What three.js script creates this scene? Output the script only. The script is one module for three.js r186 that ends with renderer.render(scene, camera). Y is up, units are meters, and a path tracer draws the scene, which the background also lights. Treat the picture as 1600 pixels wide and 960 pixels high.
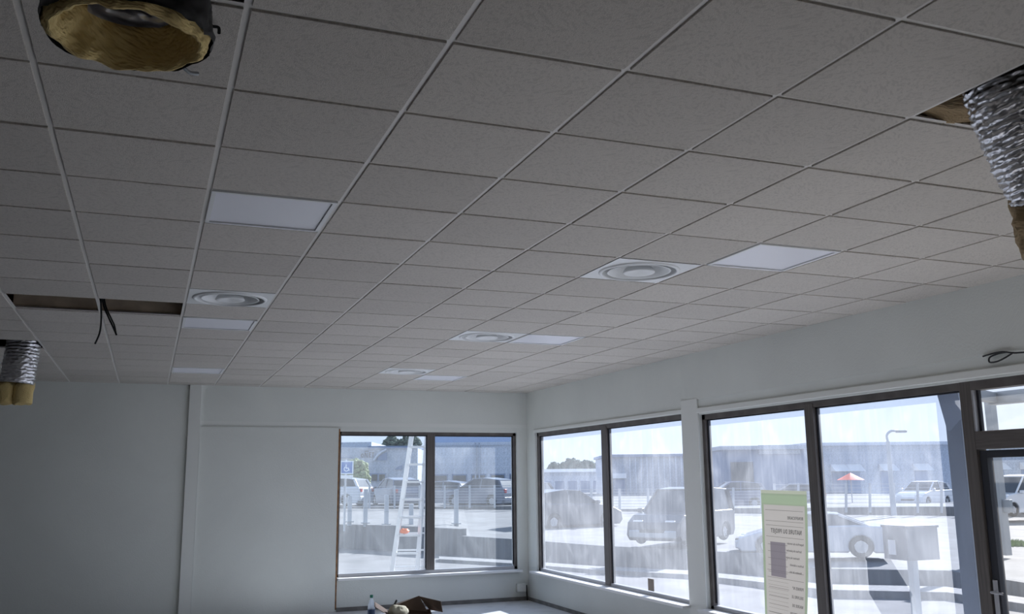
import * as THREE from 'three';
import { RoundedBoxGeometry } from 'three/addons/geometries/RoundedBoxGeometry.js';
import { mergeGeometries } from 'three/addons/utils/BufferGeometryUtils.js';
import { ImprovedNoise } from 'three/addons/math/ImprovedNoise.js';

// ---------- camera, sky, sun, exposure ----------
const scene = new THREE.Scene();
const EYE = new THREE.Vector3(0.41, 1.77, 1.921), YAW = -0.3729, PITCH = 0.185, ROLL = -0.011, FOCAL = 1442.2;
const camera = new THREE.PerspectiveCamera(2 * Math.atan(480 / FOCAL) * 180 / Math.PI, 1600 / 960, 0.05, 600);
camera.position.copy(EYE);
camera.rotation.set(PITCH, YAW, ROLL, 'YXZ');
camera.updateMatrixWorld(true);
scene.add(camera);

const renderer = new THREE.WebGLRenderer({ antialias: true });
renderer.toneMapping = THREE.LinearToneMapping;
renderer.toneMappingExposure = 1.92;
renderer.shadowMap.enabled = true;

const SKY = 0.47, SUN = 6.4;
{
  const w = 64, h = 64, d = new Float32Array(w * h * 4);
  for (let y = 0; y < h; y++) {
    const e = Math.max(0, Math.sin(((y + 0.5) / h - 0.5) * Math.PI)), t = Math.pow(e, 0.55);
    for (let x = 0; x < w; x++) d.set([SKY * (1.08 - 0.62 * t), SKY * (1.16 - 0.5 * t), SKY * (1.26 - 0.28 * t), 1], (y * w + x) * 4);
  }
  const t = new THREE.DataTexture(d, w, h, THREE.RGBAFormat, THREE.FloatType);
  t.mapping = THREE.EquirectangularReflectionMapping; t.magFilter = t.minFilter = THREE.LinearFilter; t.needsUpdate = true;
  scene.background = t;
}
const sun = new THREE.DirectionalLight(new THREE.Color(1, 0.96, 0.9), SUN);
sun.position.set(0.757 * 60, 0.51 * 60, -0.404 * 60 - 8);
sun.target.position.set(0, 0, -8);
sun.castShadow = true; sun.shadow.radius = 1; sun.shadow.mapSize.set(4096, 4096);
Object.assign(sun.shadow.camera, { left: -45, right: 45, top: 45, bottom: -45, near: 1, far: 160 });
scene.add(sun, sun.target);

// ---------- helpers ----------
let seed = 7;
const rnd = () => { seed = (seed * 1664525 + 1013904223) >>> 0; return seed / 4294967296; };
const rr = (a, b) => a + (b - a) * rnd();
const noise = new ImprovedNoise();
const V = (x, y, z) => new THREE.Vector3(x, y, z);
const FWD = V(0, 0, -1).applyAxisAngle(V(0, 1, 0), YAW);
function at(px, py, depth) {           // the point at a horizontal distance along the view
  const r = V((px - 800) / FOCAL, (480 - py) / FOCAL, -1).applyQuaternion(camera.quaternion);
  return r.multiplyScalar(depth / r.dot(FWD)).add(EYE);
}
const used = {};
function numbered(name) { const n = used[name] = (used[name] ?? -1) + 1; return n ? name + '_' + String(n).padStart(3, '0') : name; }
function tag(o, label, category, group) { o.userData.label = label; o.userData.category = category; if (group) o.userData.group = group; return o; }
function thing(name, label, category, p = [0, 0, 0], turn = 0, group) {
  const o = new THREE.Group(); o.name = numbered(name); o.position.set(...p); o.rotation.y = turn; scene.add(o);
  return tag(o, label, category, group);
}
function mesh(name, geo, mat, parent, label) {
  const m = new THREE.Mesh(Array.isArray(geo) ? (geo.length > 1 ? merge(geo) : geo[0]) : geo, mat);
  m.name = parent ? name : numbered(name); m.castShadow = m.receiveShadow = true; (parent ?? scene).add(m);
  if (label) m.userData.label = label;
  return m;
}
function merge(list) { return mergeGeometries(list.map((g) => { g = g.index ? g.toNonIndexed() : g; for (const k of Object.keys(g.attributes)) if (!['position', 'normal', 'uv'].includes(k)) g.deleteAttribute(k); return g; })); }
function struct(o) { o.userData.kind = 'structure'; return o; }
function sgroup(name) { const o = new THREE.Group(); o.name = name; scene.add(o); return struct(o); }
// box between corners, uv in metres
function bx(x0, x1, y0, y1, z0, z1) {
  const w = Math.abs(x1 - x0), h = Math.abs(y1 - y0), d = Math.abs(z1 - z0), g = new THREE.BoxGeometry(w, h, d), uv = g.attributes.uv;
  const s = [[d, h], [d, h], [w, d], [w, d], [w, h], [w, h]];
  for (let i = 0; i < uv.count; i++) uv.setXY(i, uv.getX(i) * s[i >> 2][0], uv.getY(i) * s[i >> 2][1]);
  return g.translate((x0 + x1) / 2, (y0 + y1) / 2, (z0 + z1) / 2);
}
function rb(x0, x1, y0, y1, z0, z1, r = 0.006) {
  const g = new RoundedBoxGeometry(Math.abs(x1 - x0), Math.abs(y1 - y0), Math.abs(z1 - z0), 2, r);
  return g.translate((x0 + x1) / 2, (y0 + y1) / 2, (z0 + z1) / 2);
}
function bar(a, b, w, d, up = V(0, 1, 0)) {            // a square bar from a to b
  const L = a.distanceTo(b), g = new THREE.BoxGeometry(w, d, L), m = new THREE.Matrix4().lookAt(a, b, up);
  return g.applyMatrix4(m).translate((a.x + b.x) / 2, (a.y + b.y) / 2, (a.z + b.z) / 2);
}
function tube(pts, r, seg = 24, rad = 8) { return new THREE.TubeGeometry(new THREE.CatmullRomCurve3(pts.map((p) => p.isVector3 ? p : V(...p))), seg, r, rad); }
const col = (r, g, b) => new THREE.Color().setRGB(r, g, b);
const std = (c, o = {}) => new THREE.MeshStandardMaterial({ color: typeof c === 'number' ? c : col(...c), roughness: 0.8, ...o });
function dataTex(w, h, f, srgb = false, rx = 1, ry = 1) {
  const d = new Uint8Array(w * h * 4);
  for (let y = 0; y < h; y++) for (let x = 0; x < w; x++) { const v = f(x / w, y / h, x, y), i = (y * w + x) * 4; if (Array.isArray(v)) d.set([...v.map((q) => Math.max(0, Math.min(255, q * 255))), 255], i); else { const q = Math.max(0, Math.min(255, v * 255)); d.set([q, q, q, 255], i); } }
  const t = new THREE.DataTexture(d, w, h); t.wrapS = t.wrapT = THREE.RepeatWrapping; t.magFilter = THREE.LinearFilter; t.minFilter = THREE.LinearMipmapLinearFilter; t.generateMipmaps = true;
  if (srgb) t.colorSpace = THREE.SRGBColorSpace; t.repeat.set(rx, ry); t.needsUpdate = true; return t;
}
// periodic value noise
const fbm = (u, v, f, o = 4, s = 0) => { let a = 0, k = 0.5, t = 0; for (let i = 0; i < o; i++) { const p = f * 2 ** i, A = u * 2 * Math.PI, B = v * 2 * Math.PI, q = p / (2 * Math.PI); a += k * noise.noise(Math.cos(A) * q + s, Math.sin(A) * q + Math.cos(B) * q + i * 9, Math.sin(B) * q + s * 2); t += k; k *= 0.5; } return 0.5 + 0.5 * a / t * 1.6; };

// ---------- materials ----------
const tileTex = dataTex(256, 256, (u, v) => 0.93 + 0.07 * rnd() - 0.05 * (fbm(u, v, 40, 2) > 0.62 ? 1 : 0), true, 1.7, 1.7);
const tileBump = dataTex(256, 256, () => rnd(), false, 2, 2);
const paintBump = dataTex(256, 256, (u, v) => fbm(u, v, 60, 3), false, 1.2, 1.2);
const paintTex = dataTex(256, 256, (u, v) => 0.955 + 0.045 * fbm(u, v, 5, 4), true, 0.25, 0.25);
const floorTex = dataTex(512, 512, (u, v) => { const n = fbm(u, v, 4, 5), m = fbm(u, v, 22, 3, 5); const k = 0.82 + 0.18 * n - 0.12 * Math.max(0, m - 0.6) * 2.5; return [k, k, k * 1.01]; }, true, 0.25, 0.25);
const asphaltTex = dataTex(256, 256, (u, v) => 0.72 + 0.2 * fbm(u, v, 6, 4) + 0.08 * rnd(), true, 0.2, 0.2);
const woodTex = dataTex(256, 256, (u, v) => { const g = fbm(u, v, 3, 4), s = Math.sin((v * 30 + g * 6) * 2) * 0.5 + 0.5, k = 0.62 + 0.28 * s * g; return [k, k * 0.74, k * 0.5]; }, true, 1, 1);
const dirtTex = dataTex(256, 256, (u, v) => 0.75 + 0.25 * fbm(u, v, 8, 5), true);
const M = {
  tile: [0.60, 0.575, 0.62].map((k) => std([k * 1.09, k * 1.015, k * 0.925], { map: tileTex, bumpMap: tileBump, bumpScale: 0.0012, roughness: 0.95 })),
  tbar: std([0.76, 0.73, 0.69], { roughness: 0.45 }),
  plaster: std([0.20, 0.195, 0.185], { roughness: 0.9, map: paintTex }),
  paint: std([0.82, 0.84, 0.80], { map: paintTex, bumpMap: paintBump, bumpScale: 0.0012, roughness: 0.72 }),
  paintSmooth: std([0.82, 0.83, 0.795], { roughness: 0.55 }),
  floor: std([0.86, 0.87, 0.88], { map: floorTex, roughness: 0.42 }),
  frame: std([0.17, 0.15, 0.14], { roughness: 0.5, metalness: 0.25, map: dirtTex }),
  frameLight: std([0.42, 0.42, 0.44], { roughness: 0.42, metalness: 0.3 }),
  gasket: std([0.02, 0.022, 0.03], { roughness: 0.6 }),
  grime: std([0.27, 0.26, 0.25], { map: dirtTex, roughness: 0.95 }),
  white: std([0.86, 0.86, 0.86], { roughness: 0.4 }),
  whiteMetal: std([0.82, 0.83, 0.83], { roughness: 0.35 }),
  lightPanel: std([0.86, 0.86, 0.92], { roughness: 0.3 }),
  dark: std([0.03, 0.028, 0.026], { roughness: 0.9 }),
  black: std([0.012, 0.012, 0.013], { roughness: 0.5 }),
  wood: std([0.30, 0.26, 0.22], { map: woodTex, roughness: 0.85 }),
  voidWood: std([0.78, 0.64, 0.49], { map: dirtTex, roughness: 0.85 }),
  batten: std([0.62, 0.58, 0.52], { map: woodTex, roughness: 0.8 }),
  foil: std([0.70, 0.70, 0.73], { metalness: 0.9, roughness: 0.3 }),
  wool: std([0.78, 0.60, 0.27], { roughness: 1, bumpMap: paintBump, bumpScale: 0.006 }),
  woolDark: std([0.34, 0.20, 0.07], { roughness: 1, bumpMap: paintBump, bumpScale: 0.006 }),
  brownWool: std([0.46, 0.34, 0.2], { roughness: 1, bumpMap: paintBump, bumpScale: 0.006 }),
  concrete: std([0.22, 0.22, 0.225], { map: dirtTex, roughness: 0.95 }),
  coping: std([0.32, 0.31, 0.305], { map: dirtTex, roughness: 0.95 }),
  forecourt: std([0.25, 0.24, 0.235], { map: asphaltTex, roughness: 0.95 }),
  road: std([0.26, 0.255, 0.25], { map: asphaltTex, roughness: 0.95 }),
  steel: std([0.30, 0.32, 0.34], { metalness: 0.4, roughness: 0.5 }),
  galv: std([0.40, 0.43, 0.47], { metalness: 0.35, roughness: 0.45 }),
  alu: std([0.62, 0.62, 0.64], { metalness: 0.3, roughness: 0.35 }),
  orange: std([0.85, 0.16, 0.02], { roughness: 0.6 }),
  card: std([0.10, 0.064, 0.044], { roughness: 0.9, map: dirtTex }),
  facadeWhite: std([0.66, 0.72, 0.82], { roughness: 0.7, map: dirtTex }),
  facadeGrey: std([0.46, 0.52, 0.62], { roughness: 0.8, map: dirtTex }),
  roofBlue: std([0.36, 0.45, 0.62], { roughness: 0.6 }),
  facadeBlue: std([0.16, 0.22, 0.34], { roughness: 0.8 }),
  glassDark: std([0.035, 0.045, 0.06], { roughness: 0.12, metalness: 0.2 }),
  tyre: std([0.02, 0.02, 0.022], { roughness: 0.9 }),
  rim: std([0.45, 0.46, 0.48], { metalness: 0.6, roughness: 0.35 }),
  lampGlass: std([0.7, 0.7, 0.7], { roughness: 0.15 }),
  tail: std([0.35, 0.02, 0.02], { roughness: 0.3 }),
  leaf: std([0.09, 0.13, 0.05], { roughness: 0.9 }),
  leafDark: std([0.06, 0.09, 0.06], { roughness: 0.9 }),
  bark: std([0.10, 0.08, 0.06], { roughness: 0.95 }),
  awning: std([0.7, 0.7, 0.7], { roughness: 0.8, side: THREE.DoubleSide }),
  red: std([0.8, 0.10, 0.05], { roughness: 0.7, side: THREE.DoubleSide }),
};
// glass: rough where dust sits on it (a dusty sheet scatters the sun that strikes it), smooth where it is clean
const dustTex = (base, amp, s) => dataTex(256, 512, (u, v) => {
  const streak = fbm(u, v * 0.12, 26, 3, s), cloud = fbm(u, v, 3, 4, s + 3), runs = Math.pow(fbm(u, v * 0.05, 60, 2, s + 7), 3);
  const smear = Math.max(0, fbm(u + 0.15 * v, v, 7, 3, s + 11) - 0.58) * 1.2;
  return base + amp * (1.0 * (cloud - 0.5) + 0.32 * (streak - 0.5) + 0.25 * runs + smear);
});
function glass(map, rough, tint = [0.93, 0.95, 1]) {
  return new THREE.MeshPhysicalMaterial({ color: col(...tint), transmission: 1, thickness: 0, roughness: rough, roughnessMap: map, ior: 1.45, specularIntensity: 0.5 });
}
const G = {
  dusty: [glass(dustTex(0.345, 0.2, 1), 1, [0.78, 0.85, 1]), glass(dustTex(0.35, 0.2, 4), 1, [0.78, 0.85, 1])],
  hazy: glass(dustTex(0.20, 0.16, 8), 1),
  clean: glass(dustTex(0.33, 0.15, 13), 1, [0.78, 0.87, 1]),
};

// ---------- the room ----------
const X = 5.82, Z = -11.36, XL = -6.6, ZR = 5.2, C = 3.085, DECK = C + 0.42, T = 0.25;   // inner faces
struct(mesh('floor', bx(XL, X, -0.2, 0, Z, ZR), M.floor));
const wallBack = struct(mesh('wall_back', [
  bx(XL - T, 2.945, 0, DECK, Z - T, Z), bx(2.945, 5.66, 0, 0.44, Z - T, Z), bx(2.945, 5.66, 2.475, DECK, Z - T, Z), bx(5.66, X + T, 0, DECK, Z - T, Z)], M.paint));
const TR = 0.14;
const wallRight = struct(mesh('wall_right', [
  bx(X, X + TR, 0, 0.44, -11.02, -6.835), bx(X, X + TR, 2.46, DECK, -11.02, -6.835), bx(X, X + TR, 0, DECK, Z, -11.02), bx(X, X + TR, 0, DECK, -6.835, -6.51),
  bx(X, X + TR, 0, 0.44, -6.51, -3.07), bx(X, X + TR, 2.425, DECK, -6.51, -1.0), bx(X, X + TR, 0, DECK, -1.0, ZR)], M.paint));
struct(mesh('wall_left', bx(XL - T, XL, 0, DECK, Z, ZR + T), M.plaster));
struct(mesh('wall_rear', bx(XL, X + T, 0, DECK, ZR, ZR + T), M.plaster));
struct(mesh('foundation_wall', [bx(XL - T, X + T, -1.2, 0, Z - T, Z), bx(X, X + T, -1.2, 0, Z, ZR + T)], M.concrete));
struct(mesh('facade_lintel', [bx(X + TR, X + T, 2.46, DECK, Z, -6.835), bx(X + TR, X + T, 2.425, DECK, -6.835, 1.5)], M.facadeGrey));
// roof deck over the ceiling void
const deck = sgroup('roof_structure');
mesh('roof_slab', bx(XL - T, X + T, DECK, DECK + 0.15, Z - T, ZR + T), M.wood, deck);
for (let k = 0; k < 9; k++) mesh('joist', bx(XL, X, DECK - 0.16, DECK, Z + 0.4 + k * 1.62, Z + 0.48 + k * 1.62), M.wood, deck);
for (const [a, b] of [[-0.61, -0.02], [0.0, 0.61]]) { const m = mesh('void_board', [bx(a, b, C + 0.02, C + 0.30, -5.87, -5.84)], M.voidWood, deck); m.userData.label = 'brown board standing in the ceiling void'; }
// wall details
const panel = struct(mesh('wall_infill_panel', [bx(1.045, 2.925, 0.0, 2.525, Z, Z + 0.018)], M.paint));
panel.userData.label = 'white board panel closing off the wall left of the back window';
struct(mesh('trim_1', rb(0.885, 1.04, 0, C, Z, Z + 0.05, 0.004), M.paintSmooth)).userData.label = 'white vertical cover strip on the back wall';
struct(mesh('trim_2', bx(2.926, 2.944, 0.03, 2.51, Z, Z + 0.02), M.batten)).userData.label = 'raw brown edge between wall board and back window';
struct(mesh('trim_3', bx(1.04, X - 0.0, 2.548, 2.60, Z, Z + 0.003), M.paintSmooth)).userData.label = 'faint horizontal joint cover above the back window';
struct(mesh('trim_4', rb(X - 0.018, X, 2.465, 2.505, -11.05, -6.80, 0.006), M.paintSmooth)).userData.label = 'rounded white strip above the far side window';
struct(mesh('trim_5', rb(X - 0.022, X, 2.44, 2.495, -6.52, -0.9, 0.008), M.paintSmooth)).userData.label = 'rounded white strip above the near side windows and door';
struct(mesh('trim_6', rb(X - 0.02, X, 0, 2.60, -6.835, -6.51, 0.006), M.paintSmooth)).userData.label = 'white post between the two side windows';
struct(mesh('trim_7', [bx(X - 0.012, X, 2.588, C, -6.755, -0.95)], M.paint)).userData.label = 'long white board above the near side windows';
struct(mesh('baseboard_back', [bx(XL, 1.04, 0, 0.035, Z, Z + 0.012), bx(2.95, X, 0, 0.055, Z, Z + 0.012)], M.grime));
struct(mesh('baseboard_right', bx(X - 0.012, X, 0, 0.05, Z, -3.1), M.grime));

// ceiling: tegular tiles in a grid of bars, openings where the photograph shows them
const TX = 0.6, TZ = 0.58278, I0 = -11, I1 = 9, J0 = -9, J1 = 19;
const ceiling = sgroup('ceiling');
const lights = [[1, 4], [6, 4], [6, 10], [1, 10], [6, 16], [1, 16]], vents = [[1, 8], [5, 5], [5, 10], [5, 15]];
const open = [[0, 0], [5, 0], [-1, 9], [0, 9], [-2, 13]];
const has = (list, i, j) => list.some(([a, b]) => a === i && b === j);
const px = (x, y, z) => { const q = V(x, y, z).project(camera); return q.z < 1 && Math.abs(q.x) < 1.12 && Math.abs(q.y) < 1.16; };
{
  const g = 0.0105, hidden = [];
  const base = [0, 1, 2].map((k) => { const b = rb(-TX / 2 + g, TX / 2 - g, 0, 0.016, -TZ / 2 + g, TZ / 2 - g, 0.002); const p = b.attributes.position, uv = b.attributes.uv; for (let q = 0; q < p.count; q++) uv.setXY(q, p.getX(q) + k * 0.37, p.getZ(q) + k * 0.21); return b; });
  for (let j = J0; j <= J1; j++) for (let i = I0; i <= I1; i++) {
    if (has(lights, i, j) || has(vents, i, j) || has(open, i, j)) continue;
    const x0 = Math.max(XL, i * TX), x1 = Math.min(X, (i + 1) * TX), z1 = Math.min(ZR, -j * TZ), z0 = Math.max(Z, -(j + 1) * TZ);
    if (x1 - x0 < 0.05 || z1 - z0 < 0.05) continue;
    const cx = (x0 + x1) / 2, cz = (z0 + z1) / 2, sx = x1 - x0, sz = z1 - z0, full = sx > TX - 0.001 && sz > TZ - 0.001;
    const vis = [[x0, z0], [x0, z1], [x1, z0], [x1, z1], [cx, cz]].some(([a, b]) => px(a, C, b));
    const k = Math.floor(rnd() * 3), geo = full ? base[k] : bx(-sx / 2 + g, sx / 2 - g, 0, 0.016, -sz / 2 + g, sz / 2 - g);
    if (!vis) { hidden.push(geo.clone().translate(cx, C, cz)); continue; }
    const m = mesh('ceiling_tile', geo, M.tile[k], ceiling);
    m.position.set(cx, C + rr(-0.0012, 0.0012), cz);
    m.rotation.set(rr(-0.0015, 0.0015), 0, rr(-0.0015, 0.0015));
  }
  const st = mesh('tile_field', hidden, M.tile[0], ceiling); st.userData.kind = 'stuff';
  for (let i = I0 + 1; i <= I1; i++) mesh('main_runner', [bx(i * TX - 0.012, i * TX + 0.012, C + 0.007, C + 0.010, Z, ZR), bx(i * TX - 0.003, i * TX + 0.003, C + 0.01, C + 0.022, Z, ZR)], M.tbar, ceiling);
  for (let j = J0 + 1; j <= J1; j++) mesh('cross_tee', [bx(XL, X, C + 0.0075, C + 0.0095, -j * TZ - 0.012, -j * TZ + 0.012), bx(XL, X, C + 0.0095, C + 0.02, -j * TZ - 0.002, -j * TZ + 0.002)], M.tbar, ceiling);
  mesh('wall_angle', [bx(XL, X, C + 0.004, C + 0.008, Z, Z + 0.022), bx(X - 0.022, X, C + 0.004, C + 0.008, Z, ZR)], M.tbar, ceiling);
}

// ---------- windows and door ----------
function pane(name, g, mat, parent) { const m = mesh(name, g, mat, parent); m.castShadow = false; return m; }
function paneGeo(w, h) { return new THREE.PlaneGeometry(w, h); }
{ // back window, two panes
  const w = sgroup('window_1'), x0 = 2.945, x1 = 5.66, y0 = 0.44, y1 = 2.475, zf = Z - 0.075;
  mesh('window_frame', [bx(x0, x1, y1 - 0.045, y1, zf - 0.04, zf + 0.03), bx(x0, x0 + 0.03, y0, y1, zf - 0.04, zf + 0.03), bx(x1 - 0.045, x1, y0, y1, zf - 0.04, zf + 0.03)], M.frame, w);
  mesh('bottom_rail', rb(x0, x1, y0 + 0.01, y0 + 0.06, zf - 0.04, zf + 0.03, 0.006), M.frameLight, w);
  mesh('mullion', rb(4.25, 4.37, y0 + 0.06, y1 - 0.02, zf - 0.04, zf + 0.04, 0.006), M.frame, w);
  mesh('gasket', [bx(4.238, 4.25, y0 + 0.08, y1 - 0.04, zf - 0.01, zf + 0.01), bx(x1 - 0.058, x1 - 0.045, y0 + 0.08, y1 - 0.04, zf - 0.01, zf + 0.01), bx(x0 + 0.03, x1 - 0.04, y1 - 0.06, y1 - 0.045, zf - 0.01, zf + 0.01)], M.gasket, w);
  mesh('window_sill', rb(x0 - 0.0, x1 + 0.03, y0 - 0.02, y0 + 0.012, Z - 0.06, Z + 0.11, 0.004), M.white, w);
  for (const [a, b] of [[x0 + 0.03, 4.25], [4.37, x1 - 0.045]]) pane('window_pane', paneGeo(b - a, 1.96).translate((a + b) / 2, y0 + 0.055 + 0.97, zf), G.clean, w);
}
function sideWindow(name, z0, z1, y0, y1, m0, m1, mats, lastPost) {
  const w = sgroup(name), xf = X + 0.07;
  const bars = [bx(xf - 0.035, xf + 0.035, y1 - 0.055, y1, z0, z1), bx(xf - 0.035, xf + 0.035, y0, y1, z0, z0 + 0.055)];
  if (!lastPost) bars.push(bx(xf - 0.035, xf + 0.035, y0, y1, z1 - 0.03, z1));
  mesh('window_frame', bars, M.frame, w);
  mesh('bottom_rail', rb(xf - 0.035, xf + 0.035, y0 + 0.005, y0 + 0.05, z0, z1, 0.006), M.frameLight, w);
  mesh('mullion', rb(xf - 0.045, xf + 0.04, y0 + 0.02, y1 - 0.02, m0, m1, 0.006), M.frame, w);
  mesh('gasket', [bx(xf - 0.01, xf + 0.01, y0 + 0.05, y1 - 0.05, m1, m1 + 0.018), bx(xf - 0.01, xf + 0.01, y0 + 0.07, y1 - 0.05, z0 + 0.055, z0 + 0.073), bx(xf - 0.01, xf + 0.01, y1 - 0.067, y1 - 0.055, z0 + 0.05, z1)], M.gasket, w);
  mesh('window_sill', rb(X - 0.115, X + 0.05, y0 - 0.018, y0 + 0.012, z0 - 0.02, z1 + 0.02, 0.004), M.white, w);
  const hh = y1 - y0 - 0.09;
  [[z0 + 0.055, m0], [m1, z1]].forEach(([a, b], k) => pane('window_pane', paneGeo(b - a, hh).rotateY(-Math.PI / 2).translate(xf, y0 + 0.045 + hh / 2, (a + b) / 2), mats[k], w));
  return w;
}
const w2 = sideWindow('window_2', -11.02, -6.835, 0.44, 2.46, -8.87, -8.735, [G.dusty[0], G.dusty[1]]);
const w3 = sideWindow('window_3', -6.51, -3.12, 0.44, 2.425, -4.845, -4.73, [G.dusty[1], G.dusty[0]], true);
{
  const d = sgroup('door_1'), xf = X + 0.07, zp = -3.12;
  mesh('door_frame', [rb(xf - 0.05, xf + 0.05, 0, 2.425, zp, zp + 0.1, 0.006), bx(xf - 0.05, xf + 0.05, 2.36, 2.425, zp + 0.1, -1.0), rb(xf - 0.05, xf + 0.05, 1.945, 2.07, zp + 0.1, -1.0, 0.005), bx(xf - 0.05, xf + 0.05, 0, 2.425, -1.1, -1.0)], M.frame, d);
  const leaf = mesh('door_leaf', [rb(xf - 0.03, xf + 0.03, 0.01, 1.935, zp + 0.108, zp + 0.165, 0.004), bx(xf - 0.03, xf + 0.03, 1.885, 1.935, zp + 0.165, -1.16), bx(xf - 0.03, xf + 0.03, 0.01, 0.14, zp + 0.165, -1.16), bx(xf - 0.03, xf + 0.03, 0.01, 1.935, -1.17, -1.11)], M.gasket, d);
  mesh('door_handle', [rb(xf - 0.045, xf - 0.03, 0.80, 1.06, zp + 0.118, zp + 0.15, 0.004), tube([[xf - 0.045, 0.98, zp + 0.134], [xf - 0.085, 0.98, zp + 0.134], [xf - 0.09, 0.98, zp + 0.16], [xf - 0.09, 0.98, zp + 0.24]], 0.008, 12)], M.frameLight, leaf);
  pane('door_pane', paneGeo(1.79, 1.75).rotateY(-Math.PI / 2).translate(xf, 1.01, -2.06), G.hazy, d);
  pane('transom_pane', paneGeo(1.92, 0.29).rotateY(-Math.PI / 2).translate(xf, 2.215, -2.06), G.hazy, d);
  mesh('transom_bead', [bx(xf - 0.045, xf + 0.02, 2.07, 2.36, zp + 0.1, zp + 0.115)], M.frameLight, d);
  mesh('gasket', bx(xf - 0.012, xf + 0.012, 2.07, 2.36, zp + 0.115, zp + 0.135), M.gasket, d);
}

// ---------- fittings in the ceiling ----------
const where = (i, j) => [(i + 0.5) * TX, C, -(j + 0.5) * TZ];
const lightLabels = ['unlit white ceiling light panel nearest the camera, well in front of the left round diffuser', 'unlit white ceiling light panel right of the biggest round air diffuser', 'unlit white ceiling light panel touching the middle round diffuser of the right row', 'unlit white ceiling light panel just beyond the left round air diffuser', 'unlit white ceiling light panel beside the farthest round diffuser', 'unlit ceiling light panel close to the back wall above the white vertical strip'];
let light0;
lights.forEach(([i, j], k) => {
  if (!light0) {
    light0 = thing('ceiling_light', '', 'ceiling light');
    const a = TX / 2 - 0.012, b = TZ / 2 - 0.012, s = 0.02;
    mesh('light_frame', [bx(-a, a, -0.004, 0.03, -b, -b + s), bx(-a, a, -0.004, 0.03, b - s, b), bx(-a, -a + s, -0.004, 0.03, -b, b), bx(a - s, a, -0.004, 0.03, -b, b), bx(-a, a, 0.03, 0.07, -b, b)], M.whiteMetal, light0);
    mesh('diffuser_sheet', rb(-a + s, a - s, 0.004, 0.012, -b + s, b - s, 0.002), M.lightPanel, light0);
  }
  const o = k ? light0.clone() : light0;
  if (k) { o.name = numbered('ceiling_light'); scene.add(o); }
  o.userData = { ...light0.userData }; tag(o, lightLabels[k], 'ceiling light', 'square light panels in the ceiling grid'); o.position.set(...where(i, j));
});
const ventLabels = ['round white air diffuser in the left part of the ceiling, above the white vertical strip', 'largest round white air diffuser, left of the bright light panel on the right', 'round white air diffuser in the middle of the ceiling touching a light panel', 'farthest and smallest round white air diffuser, near the back wall'];
let vent0;
vents.forEach(([i, j], k) => {
  if (!vent0) {
    vent0 = thing('air_diffuser', '', 'air vent');
    const a = TX / 2 - 0.010, b = TZ / 2 - 0.010, sh = new THREE.Shape();
    sh.moveTo(-a, -b); sh.lineTo(a, -b); sh.lineTo(a, b); sh.lineTo(-a, b); sh.closePath();
    const hole = new THREE.Path(); hole.absarc(0, 0, 0.235, 0, Math.PI * 2, true); sh.holes.push(hole);
    mesh('face_plate', new THREE.ExtrudeGeometry(sh, { depth: 0.004, bevelEnabled: false, curveSegments: 48 }).rotateX(-Math.PI / 2), M.whiteMetal, vent0);
    const lathe = (pts) => new THREE.LatheGeometry(pts.map(([r, y]) => new THREE.Vector2(r, y)), 56);
    mesh('outer_ring', lathe([[0.262, 0.0], [0.258, -0.008], [0.245, -0.012], [0.238, -0.008], [0.235, 0.002], [0.215, 0.05], [0.20, 0.095], [0.195, 0.10]]), M.whiteMetal, vent0);
    mesh('middle_cone', lathe([[0.205, -0.004], [0.2, -0.007], [0.193, -0.004], [0.165, 0.022], [0.135, 0.065], [0.13, 0.09], [0.136, 0.09], [0.168, 0.028], [0.197, 0.003], [0.205, -0.004]]), M.whiteMetal, vent0);
    mesh('centre_cone', lathe([[0.0, 0.012], [0.03, 0.0], [0.075, -0.012], [0.098, -0.012], [0.104, -0.006], [0.095, 0.012], [0.06, 0.045], [0.05, 0.08], [0, 0.09]]), M.whiteMetal, vent0);
    mesh('duct_collar', lathe([[0.196, 0.1], [0.196, 0.25], [0.19, 0.25], [0.0, 0.25]]), M.steel, vent0);
  }
  const o = k ? vent0.clone() : vent0;
  if (k) { o.name = numbered('air_diffuser'); scene.add(o); }
  o.userData = {}; tag(o, ventLabels[k], 'air vent', 'round air diffusers in the ceiling'); o.position.set(...where(i, j));
});

// flexible ducts: silver crumpled sleeve, insulation at the end
function crumpled(path, r, turns, amp, seg = 90, rad = 48) {
  const curve = new THREE.CatmullRomCurve3(path), g = new THREE.TubeGeometry(curve, seg, r, rad), p = g.attributes.position, q = V(0, 0, 0), c = V(0, 0, 0);
  for (let i = 0; i < p.count; i++) {
    const s = Math.floor(i / (rad + 1)), a = (i % (rad + 1)) / rad * Math.PI * 2, t = s / seg;
    curve.getPointAt(t, c); q.fromBufferAttribute(p, i);
    const ridge = Math.sin(t * turns * Math.PI * 2 + a * 1.0), k = 1 + amp * (0.28 * ridge + 0.9 * noise.noise(Math.cos(a) * 3.5, Math.sin(a) * 3.5, t * turns * 0.9) + 1.1 * noise.noise(Math.cos(a) * 11, Math.sin(a) * 11 + 4, t * turns * 2.2) + 0.6 * Math.abs(noise.noise(Math.cos(a) * 5, Math.sin(a) * 5 + 9, t * turns * 3.5 + a * 2)));
    q.sub(c).multiplyScalar(k).add(c); p.setXYZ(i, q.x, q.y, q.z);
  }
  g.computeVertexNormals(); return g;
}
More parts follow.
